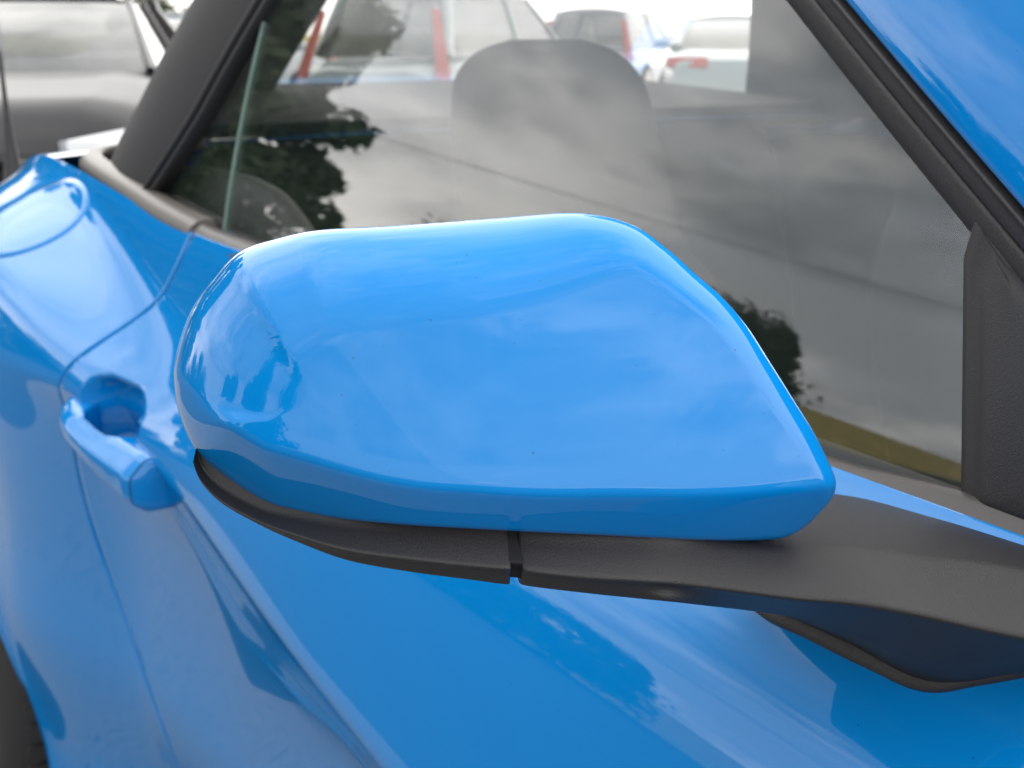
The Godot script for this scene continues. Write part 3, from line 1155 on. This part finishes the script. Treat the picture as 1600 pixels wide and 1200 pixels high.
	# rear-top, top, first fold, second fold, ledge, under-edge, low edge, inside
	for f in [
		[Vector3(-0.392, 1.003, 0.105), Vector3(-0.345, 1.002, 0.105), Vector3(-0.318, 1.0065, 0.126), Vector3(-0.301, 0.9935, 0.134), Vector3(-0.305, 0.990, 0.130), Vector3(-0.34, 0.963, 0.100), Vector3(-0.380, 0.950, 0.082), Vector3(-0.402, 0.962, 0.080)],
		[Vector3(-0.378, 0.990, 0.030), Vector3(-0.346, 0.9965, 0.066), Vector3(-0.312, 1.0035, 0.102), Vector3(-0.288, 0.9925, 0.117), Vector3(-0.291, 0.9885, 0.113), Vector3(-0.318, 0.962, 0.088), Vector3(-0.338, 0.944, 0.066), Vector3(-0.345, 0.950, 0.040)],
		[Vector3(-0.333, 0.9915, 0.020), Vector3(-0.309, 0.9975, 0.050), Vector3(-0.286, 1.0035, 0.080), Vector3(-0.267, 0.9925, 0.103), Vector3(-0.269, 0.9885, 0.100), Vector3(-0.281, 0.963, 0.082), Vector3(-0.292, 0.9435, 0.065), Vector3(-0.298, 0.955, 0.035)],
		[Vector3(-0.287, 0.9925, 0.016), Vector3(-0.273, 0.998, 0.037), Vector3(-0.259, 1.0035, 0.060), Vector3(-0.241, 0.9895, 0.083), Vector3(-0.243, 0.9855, 0.080), Vector3(-0.250, 0.972, 0.067), Vector3(-0.257, 0.960, 0.054), Vector3(-0.262, 0.966, 0.030)],
		[Vector3(-0.235, 0.9935, 0.014), Vector3(-0.228, 0.997, 0.027), Vector3(-0.221, 0.9995, 0.040), Vector3(-0.208, 0.988, 0.056), Vector3(-0.209, 0.985, 0.054), Vector3(-0.212, 0.979, 0.046), Vector3(-0.215, 0.974, 0.040), Vector3(-0.219, 0.976, 0.022)],
		[Vector3(-0.195, 0.991, 0.013), Vector3(-0.192, 0.993, 0.019), Vector3(-0.189, 0.993, 0.024), Vector3(-0.184, 0.987, 0.030), Vector3(-0.184, 0.986, 0.029), Vector3(-0.185, 0.984, 0.026), Vector3(-0.186, 0.982, 0.024), Vector3(-0.188, 0.983, 0.015)]]:
		keys.append(f)
	var arm := part("mirror_arm", loft_keys(keys, 7, 0.0032), "grained_plastic", mirror)
	arm.set_meta("label", "black grained plastic mirror arm")
	# dark step in the joint between cover and arm
	part("joint", loft_keys([shell.call([[0.1155, -0.0165, -0.0255, -0.033, -0.0065]])[0], shell.call([[0.109, -0.0175, -0.0262, -0.034, -0.0065]])[0]], 1, 0.002), "dark_gap", mirror)
	# gasket under the foot, lying on the door
	var foot := [Vector2(-0.40, 0.984), Vector2(-0.396, 0.952), Vector2(-0.382, 0.9435), Vector2(-0.35, 0.9435), Vector2(-0.318, 0.944), Vector2(-0.293, 0.9455), Vector2(-0.274, 0.955), Vector2(-0.248, 0.968), Vector2(-0.21, 0.978), Vector2(-0.18, 0.984)]
	var pts3 := []
	for q in foot:
		pts3.append(Vector3(q.x, q.y, body_z(q.x, q.y) + 0.0005))
	var path := curve(pts3, 6)
	for i in path.size():
		path[i].z = body_z(path[i].x, path[i].y) + 0.0005
	var sides := []
	var ups := []
	for i in path.size():
		var d: Vector3 = (path[mini(i + 1, path.size() - 1)] - path[maxi(i - 1, 0)]).normalized()
		var p: Vector3 = path[i]
		var e := 0.002
		var nn := Vector3(0, (body_z(p.x, p.y - e) - body_z(p.x, p.y + e)) / (2.0 * e), 1).normalized()
		sides.append(nn.cross(d).normalized())
		ups.append(nn)
	part("foot_gasket", sweep(path, sides, ups, [Vector2(-0.0062, -0.002), Vector2(-0.0062, 0.0022), Vector2(-0.0048, 0.0036), Vector2(0.012, 0.0042), Vector2(0.014, -0.002)]), "moulding_plastic", mirror)

func loft_keys(keys: Array, steps: int, r: float) -> ArrayMesh:
	var n: int = keys[0].size()
	var lines := []
	for k in n:
		var pts := []
		for s in keys:
			pts.append(s[k])
		lines.append(curve(pts, steps))
	var rings := []
	for i in lines[0].size():
		var ring := []
		for k in n:
			ring.append(lines[k][i])
		rings.append(rounded(ring, r, 4))
	return loft(rings)

# ---------------------------------------------------------------- cabin and wheel

func build_seat(called: String, car: Node3D, at: Vector3, w: float, h: float, head: bool):
	# back cushion whose outline narrows to a headrest
	var ys := [0.0, 0.2, 0.34, 0.42, 0.47, 0.53, 0.62, 0.67, 0.70, 0.715] if head else [0.0, 0.2, 0.35, 0.45, 0.5, 0.52, 0.53, 0.535, 0.538, 0.54]
	var ws := [0.95, 1.0, 0.96, 0.80, 0.64, 0.60, 0.58, 0.53, 0.42, 0.2] if head else [0.95, 1.0, 1.0, 1.0, 0.98, 0.94, 0.86, 0.7, 0.5, 0.2]
	var rings := []
	for i in ys.size():
		var y: float = ys[i] * h
		var hw: float = ws[i] * w
		var d: float = lerpf(0.16, 0.09, i / 9.0) * (1.0 if i < 8 else 0.6)
		var x: float = -0.28 * ys[i]
		var ring := [at + Vector3(x - d * 0.5, y, -hw), at + Vector3(x - d * 0.5, y, hw), at + Vector3(x + d * 0.4, y, hw * 0.98), at + Vector3(x + d * 0.62, y, 0), at + Vector3(x + d * 0.4, y, -hw * 0.98)]
		rings.append(rounded(ring, 0.06, 6))
	var fine := []
	for j in rings[0].size():
		var line := []
		for r in rings:
			line.append(r[j])
		fine.append(curve(line, 5))
	var smooth := []
	for i in fine[0].size():
		var ring := []
		for j in fine.size():
			ring.append(fine[j][i])
		smooth.append(ring)
	part(called, loft(smooth), "seat_leather", car)

func build_cabin(car: Node3D, o: Vector3):
	var cabin := Node3D.new()
	cabin.name = "cabin"
	cabin.position = o
	car.add_child(cabin)
	build_seat("front_seat", cabin, Vector3(-1.12, 0.48, -0.46), 0.235, 0.985, true)
	build_seat("front_seat", cabin, Vector3(-1.12, 0.48, -1.22), 0.235, 0.985, true)
	build_seat("rear_seat", cabin, Vector3(-1.84, 0.5, -0.55), 0.3, 0.98, false)
	build_seat("rear_seat", cabin, Vector3(-1.84, 0.5, -1.16), 0.3, 0.98, false)
	part("parcel_shelf", slab(Vector3(-1.86, 1.05, -0.2), Vector3(-2.34, 1.09, -0.40), Vector3(-2.34, 1.09, -1.35), Vector3(-1.86, 1.05, -1.5), 0.02), "carpet", cabin)
	# pale quarter trim that curves up behind the door pane
	var pts := [Vector3(-1.02, 0.93, -0.055), Vector3(-1.12, 0.985, -0.055), Vector3(-1.22, 1.03, -0.06), Vector3(-1.30, 1.045, -0.06), Vector3(-1.42, 1.045, -0.065), Vector3(-1.6, 1.03, -0.07)]
	var path := curve(pts, 6)
	var rows := []
	for p in path:
		rows.append([p + Vector3(0, -0.35, -0.02), p + Vector3(0, -0.1, 0.012), p + Vector3(0, -0.02, 0.012), p + Vector3(0, -0.004, 0.006), p, p + Vector3(0, -0.006, -0.02), p + Vector3(0, -0.06, -0.035), p + Vector3(0, -0.35, -0.05)])
	part("quarter_trim_panel", lattice(rows, Vector3(0, 1, 0)), "cabin_trim", cabin)
	for z in [-0.045, -1.68]:
		part("door_lining", slab(Vector3(0.3, 0.3, z), Vector3(0.3, 0.965, z), Vector3(-2.3, 0.985, z), Vector3(-2.3, 0.3, z), 0.05), "carpet", cabin)
	part("carpet_floor", slab(Vector3(0.4, 0.3, -0.05), Vector3(-1.9, 0.3, -0.05), Vector3(-1.9, 0.3, -1.67), Vector3(0.4, 0.3, -1.67), 0.03), "carpet", cabin)
	part("inner_corner_trim", slab(Vector3(-0.368, 0.985, -0.04), Vector3(-0.344, 1.034, -0.052), Vector3(-0.25, 1.034, -0.052), Vector3(-0.25, 0.985, -0.04), 0.012), "carpet", cabin)
	part("dashboard", block(Vector3(0.0, 0.86, -0.86), Vector3(0.5, 0.25, 1.58), 0.06), "carpet", cabin)
	var ring := []
	for k in 33:
		var a := TAU * k / 32
		ring.append(Vector3(-0.42 + 0.07 * sin(a), 0.93 + 0.165 * sin(a), -1.22 + 0.18 * cos(a)))
	part("steering_wheel", tube(ring, [0.014], 10), "seat_leather", cabin)

func build_wheel(car: Node3D, o: Vector3):
	var w := Node3D.new()
	w.name = "rear_wheel"
	w.position = o + Vector3(-2.015, 0.335, 0.055)
	car.add_child(w)
	wheel_into(w, 0.337, 0.25, true)
	# dark liner of the wheel well
	var rows := []
	for i in 25:
		var a := PI * (i / 24.0 * 1.4 - 0.2)
		rows.append([Vector3(cos(a) * 0.372 - 0.035, sin(a) * 0.372, -0.005), Vector3(cos(a) * 0.372 - 0.035, sin(a) * 0.372, -0.3)])
	part("wheel_well", lattice(rows, Vector3(0, -1, 0)), "dark_gap", w)

# wheel with its axle along z, outer face towards +z
func wheel_into(w: Node3D, r: float, width: float, treaded: bool):
	var st := begin()
	var h := width * 0.5
	var rings := []
	var prof := [Vector2(r * 0.80, h - 0.004), Vector2(r * 0.82, h + 0.002), Vector2(r * 0.89, h + 0.006), Vector2(r * 0.95, h - 0.002), Vector2(r * 0.985, h - 0.014), Vector2(r, h - 0.03), Vector2(r, 0), Vector2(r, -h + 0.03), Vector2(r * 0.95, -h), Vector2(r * 0.70, -h + 0.01)]
	var n := 64
	for q in prof:
		var ring := []
		for k in n:
			var a := TAU * k / n
			ring.append(Vector3(cos(a) * q.x, sin(a) * q.x, q.y))
		rings.append(ring)
	add_lattice(st, rings, Vector3.ZERO, true, Vector3.ZERO)
	var tyre := part("tyre", finish(st), "tyre_rubber", w)
	if treaded:
		# blocks of tread in staggered rows
		st = begin()
		st.set_smooth_group(-1)
		for row in 5:
			for k in 56:
				var a := TAU * (k + 0.5 * (row % 2)) / 56
				var z := (row - 2) * (width - 0.05) / 5.0
				var da := TAU / 56 * 0.40
				var dz := (width - 0.05) / 5.0 * 0.42
				var q := func(aa: float, zz: float, rr: float): return Vector3(cos(aa) * rr, sin(aa) * rr, zz)
				add_loft(st, [[q.call(a - da, z - dz, r - 0.001), q.call(a + da, z - dz, r - 0.001), q.call(a + da, z + dz, r - 0.001), q.call(a - da, z + dz, r - 0.001)], [q.call(a - da, z - dz, r + 0.008), q.call(a + da, z - dz, r + 0.008), q.call(a + da, z + dz, r + 0.008), q.call(a - da, z + dz, r + 0.008)]])
		var tread := part("tread", finish(st), "tyre_rubber", w)
		tread.set_meta("kind", "stuff")
	# rim: dished barrel with ten spokes
	st = begin()
	rings = []
	for q in [Vector2(r * 0.815, h + 0.004), Vector2(r * 0.80, h + 0.008), Vector2(r * 0.775, h + 0.002), Vector2(r * 0.75, h - 0.06), Vector2(r * 0.2, h - 0.07), Vector2(0.002, h - 0.07)]:
		var ring := []
		for k in 48:
			var a := TAU * k / 48
			ring.append(Vector3(cos(a) * q.x, sin(a) * q.x, q.y))
		rings.append(ring)
	add_lattice(st, rings, Vector3(0, 0, 1), true)
	for k in 10:
		var a := TAU * k / 10
		var d := Vector3(cos(a), sin(a), 0)
		var s := Vector3(-sin(a), cos(a), 0)
		var sp := []
		for t in [[0.12, 0.03, 0.0], [0.4, 0.02, -0.004], [0.79, 0.028, -0.012]]:
			var c: Vector3 = d * r * t[0] + Vector3(0, 0, h - 0.004 + t[2])
			sp.append(rounded([c - s * t[1] * 0.6, c + s * t[1] * 0.6, c + s * t[1] + Vector3(0, 0, -0.03), c - s * t[1] + Vector3(0, 0, -0.03)], 0.006, 2))
		add_loft(st, sp)
	part("rim", finish(st), "silver_rim", w)

# ================================================================ other parked cars

# a car along +x, standing on the ground at its node's origin
func parked_car(called: String, label: String, at: Vector3, heading: Vector2, paint: String, kind: String):
	var car := thing(called, label, "car", at, atan2(-heading.y, heading.x), "cars parked round the convertible")
	var suv := kind == "suv"
	var belt := 0.96 if suv else 0.97
	var nose := 0.92 if suv else 0.74
	var deck := 0.96 if suv else 1.0
	var L := 2.3
	var hw := 0.92
	# lower body
	var rings := []
	for i in 33:
		var x := lerpf(-L, L, i / 32.0)
		var e := pow(absf(x) / L, 7.0)
		var wd := hw * (1.0 - 0.16 * e - 0.03 * pow(absf(x) / L, 3.0))
		var top := lerpf(belt, nose + 0.11, sst(0.95, 1.9, x)) - 0.2 * sst(1.8, L, x) if x > 0.0 else lerpf(belt, deck, sst(-1.2, -1.7, x))
		top -= 0.10 * e
		var low := 0.22 + 0.12 * e
		if absf(x) > L - 0.02:
			top -= 0.05
			low += 0.06
		var ring := [Vector3(x, low, -wd * 0.9), Vector3(x, low + 0.14, -wd), Vector3(x, lerpf(low, top, 0.62), -wd), Vector3(x, lerpf(low, top, 0.72), -wd * 0.985), Vector3(x, top - 0.035, -wd * 0.93), Vector3(x, top + 0.004, -wd * 0.78), Vector3(x, top + 0.03, -wd * 0.6), Vector3(x, top + 0.022, 0),
			Vector3(x, top + 0.03, wd * 0.6), Vector3(x, top + 0.004, wd * 0.78), Vector3(x, top - 0.035, wd * 0.93), Vector3(x, lerpf(low, top, 0.72), wd * 0.985), Vector3(x, lerpf(low, top, 0.62), wd), Vector3(x, low + 0.14, wd), Vector3(x, low, wd * 0.9)]
		rings.append(rounded(ring, 0.03, 2))
	part("body", loft(rings), paint, car)
	# greenhouse: corners at belt and roof
	var rh := 1.60 if suv else 1.42
	var fb := Vector3(0.98, belt + 0.01, 0.76)
	var ft := Vector3(0.12 if not suv else 0.25, rh - 0.03, 0.56)
	var rt := Vector3(-1.0 if not suv else -1.75, rh - 0.04, 0.56 if not suv else 0.6)
	var rb := Vector3(-1.75 if not suv else -2.12, deck + 0.01, 0.72)
	var flip := Vector3(1, 1, -1)
	rings = []
	for t in 9:
		var u := t / 8.0
		var p := ft.lerp(rt, u)
		var ring := []
		for k in 13:
			var v := lerpf(-1.0, 1.0, k / 12.0)
			ring.append(Vector3(p.x, p.y + 0.07 * (1.0 - pow(absf(v), 2.6)), p.z * v * 1.04))
		for k in 3:
			ring.append(Vector3(p.x, p.y - 0.025, p.z * lerpf(0.95, -0.95, k / 2.0)))
		rings.append(ring)
	part("roof", loft(rings), paint, car)
	var st := begin()
	add_bowed(st, fb, ft, 0.10, 0.006)
	part("windscreen", finish(st), "car_pane", car)
	st = begin()
	add_bowed(st, rb, rt, -0.08, 0.006)
	part("rear_window", finish(st), "car_pane", car)
	for s in [1.0, -1.0]:
		var f := Vector3(1, 1, s)
		var mid_b := Vector3(-0.35, belt + 0.01, 0.79)
		var mid_t := Vector3(-0.35, rh - 0.035, 0.575)
		var a: Vector3 = (fb + Vector3(-0.2, 0, 0.02))
		var b: Vector3 = ft + Vector3(-0.06, -0.01, 0.01)
		part("side_window", slab(a * f, b * f, (mid_t + Vector3(0.04, 0, 0)) * f, (mid_b + Vector3(0.04, 0, 0)) * f, 0.008), "car_pane", car)
		part("side_window", slab((mid_b - Vector3(0.04, 0, 0)) * f, (mid_t - Vector3(0.04, 0, 0)) * f, (rt + Vector3(0.1, -0.01, 0.01)) * f, (rb + Vector3(0.32, 0, 0.03)) * f, 0.008), "car_pane", car)
		part("windscreen_pillar", tube([fb * f, fb.lerp(ft, 0.5) * f + Vector3(0.01, 0.015, 0), ft * f], [0.03, 0.026, 0.026], 8), "black_paint" if paint == "grey_paint" else paint, car)
		part("centre_pillar", tube([mid_b * f, mid_t * f], [0.035], 8), paint, car)
		part("rear_pillar", tube([(rb + Vector3(0.12, 0, 0)) * f, (rt + Vector3(0.02, 0, 0)) * f], [0.09, 0.06], 8), paint, car)
		# lamps
		var st2 := begin()
		add_slab(st2, Vector3(L - 0.06, nose - 0.16, 0.45) * f, Vector3(L - 0.03, nose - 0.07, 0.45) * f, Vector3(L - 0.34, nose - 0.01, 0.835) * f, Vector3(L - 0.30, nose - 0.12, 0.86) * f, 0.09)
		part("headlight", finish(st2), "lamp_lens", car)
		st2 = begin()
		if suv:
			add_slab(st2, Vector3(-L + 0.02, 0.76, 0.76) * f, Vector3(-L + 0.22, 1.42, 0.62) * f, Vector3(-L + 0.27, 1.42, 0.68) * f, Vector3(-L + 0.1, 0.76, 0.88) * f, 0.06)
		else:
			add_slab(st2, Vector3(-L + 0.0, 0.78, 0.3) * f, Vector3(-L + 0.03, 0.9, 0.3) * f, Vector3(-L + 0.12, 0.9, 0.8) * f, Vector3(-L + 0.1, 0.78, 0.82) * f, 0.1)
		part("taillight", finish(st2), "tail_lens", car)
		for x in [1.4, -1.38]:
			var w := Node3D.new()
			w.name = "wheel"
			w.position = Vector3(x, 0.33, s * (hw - 0.09))
			w.rotation.y = 0.0 if s > 0 else PI
			car.add_child(w, true)
			wheel_into(w, 0.33, 0.22, false)
			var arch := []
			for k in 17:
				var a2 := PI * k / 16.0
				arch.append([Vector3(cos(a2) * 0.39, sin(a2) * 0.39, 0.085), Vector3(cos(a2) * 0.325, sin(a2) * 0.325, 0.09)])
			part("arch_gap", lattice(arch, Vector3(0, 0, 1)), "dark_gap", w)
	# front: grille and bumper opening
	st = begin()
	add_slab(st, Vector3(L + 0.0, 0.56, -0.42), Vector3(L - 0.02, nose - 0.14, -0.46), Vector3(L - 0.02, nose - 0.14, 0.46), Vector3(L + 0.0, 0.56, 0.42), 0.07)
	part("grille", finish(st), "grille_black", car)
	st = begin()
	add_slab(st, Vector3(L - 0.05, 0.3, -0.72), Vector3(L - 0.0, 0.48, -0.75), Vector3(L - 0.0, 0.48, 0.75), Vector3(L - 0.05, 0.3, 0.72), 0.08)
	part("bumper_opening", finish(st), "grille_black", car)
	for s in [1.0, -1.0]:
		part("wing_mirror", block(Vector3(0.68, belt + 0.09, s * 0.98), Vector3(0.12, 0.13, 0.2), 0.04), paint, car)

func add_bowed(st: SurfaceTool, low: Vector3, high: Vector3, bow: float, th: float):
	for side in 2:
		var rows := []
		for i in 9:
			var p := low.lerp(high, i / 8.0)
			var row := []
			for j in 17:
				var v := lerpf(-1.0, 1.0, j / 16.0)
				var q := Vector3(p.x + bow * (1.0 - v * v) * 1.2, p.y + 0.03 * sin(i / 8.0 * PI), p.z * v)
				q -= Vector3(signf(bow) * 0.5, 0.8, 0) * th * side
				row.append(q)
			rows.append(row)
		add_lattice(st, rows, Vector3(signf(bow), 1, 0) * (1.0 - 2.0 * side))

func build_other_cars():
	parked_car("parked_car", "dark grey car parked nose towards the blue convertible's tail", Vector3(-9.0, 0, -1.75), Vector2(0.91, 0.41), "grey_paint", "sedan")
	parked_car("parked_car", "silver car behind the grey car, only its roof showing", Vector3(-17.5, 0, -5.6), Vector2(0.4, 0.9), "silver_paint", "sedan")
	parked_car("parked_car", "white tall car with upright red tail light, seen through the cabin", Vector3(-12.9, 0, -7.4), Vector2(-0.53, -0.85), "white_paint", "suv")
	parked_car("parked_car", "pale silver car further off between the two white ones seen through the cabin", Vector3(-19.5, 0, -14.6), Vector2(-0.6, -0.8), "silver_paint", "suv")
	parked_car("parked_car", "white low car seen through the cabin beside the tall white one", Vector3(-14.3, 0, -12.6), Vector2(-0.75, -0.66), "white_paint", "sedan")
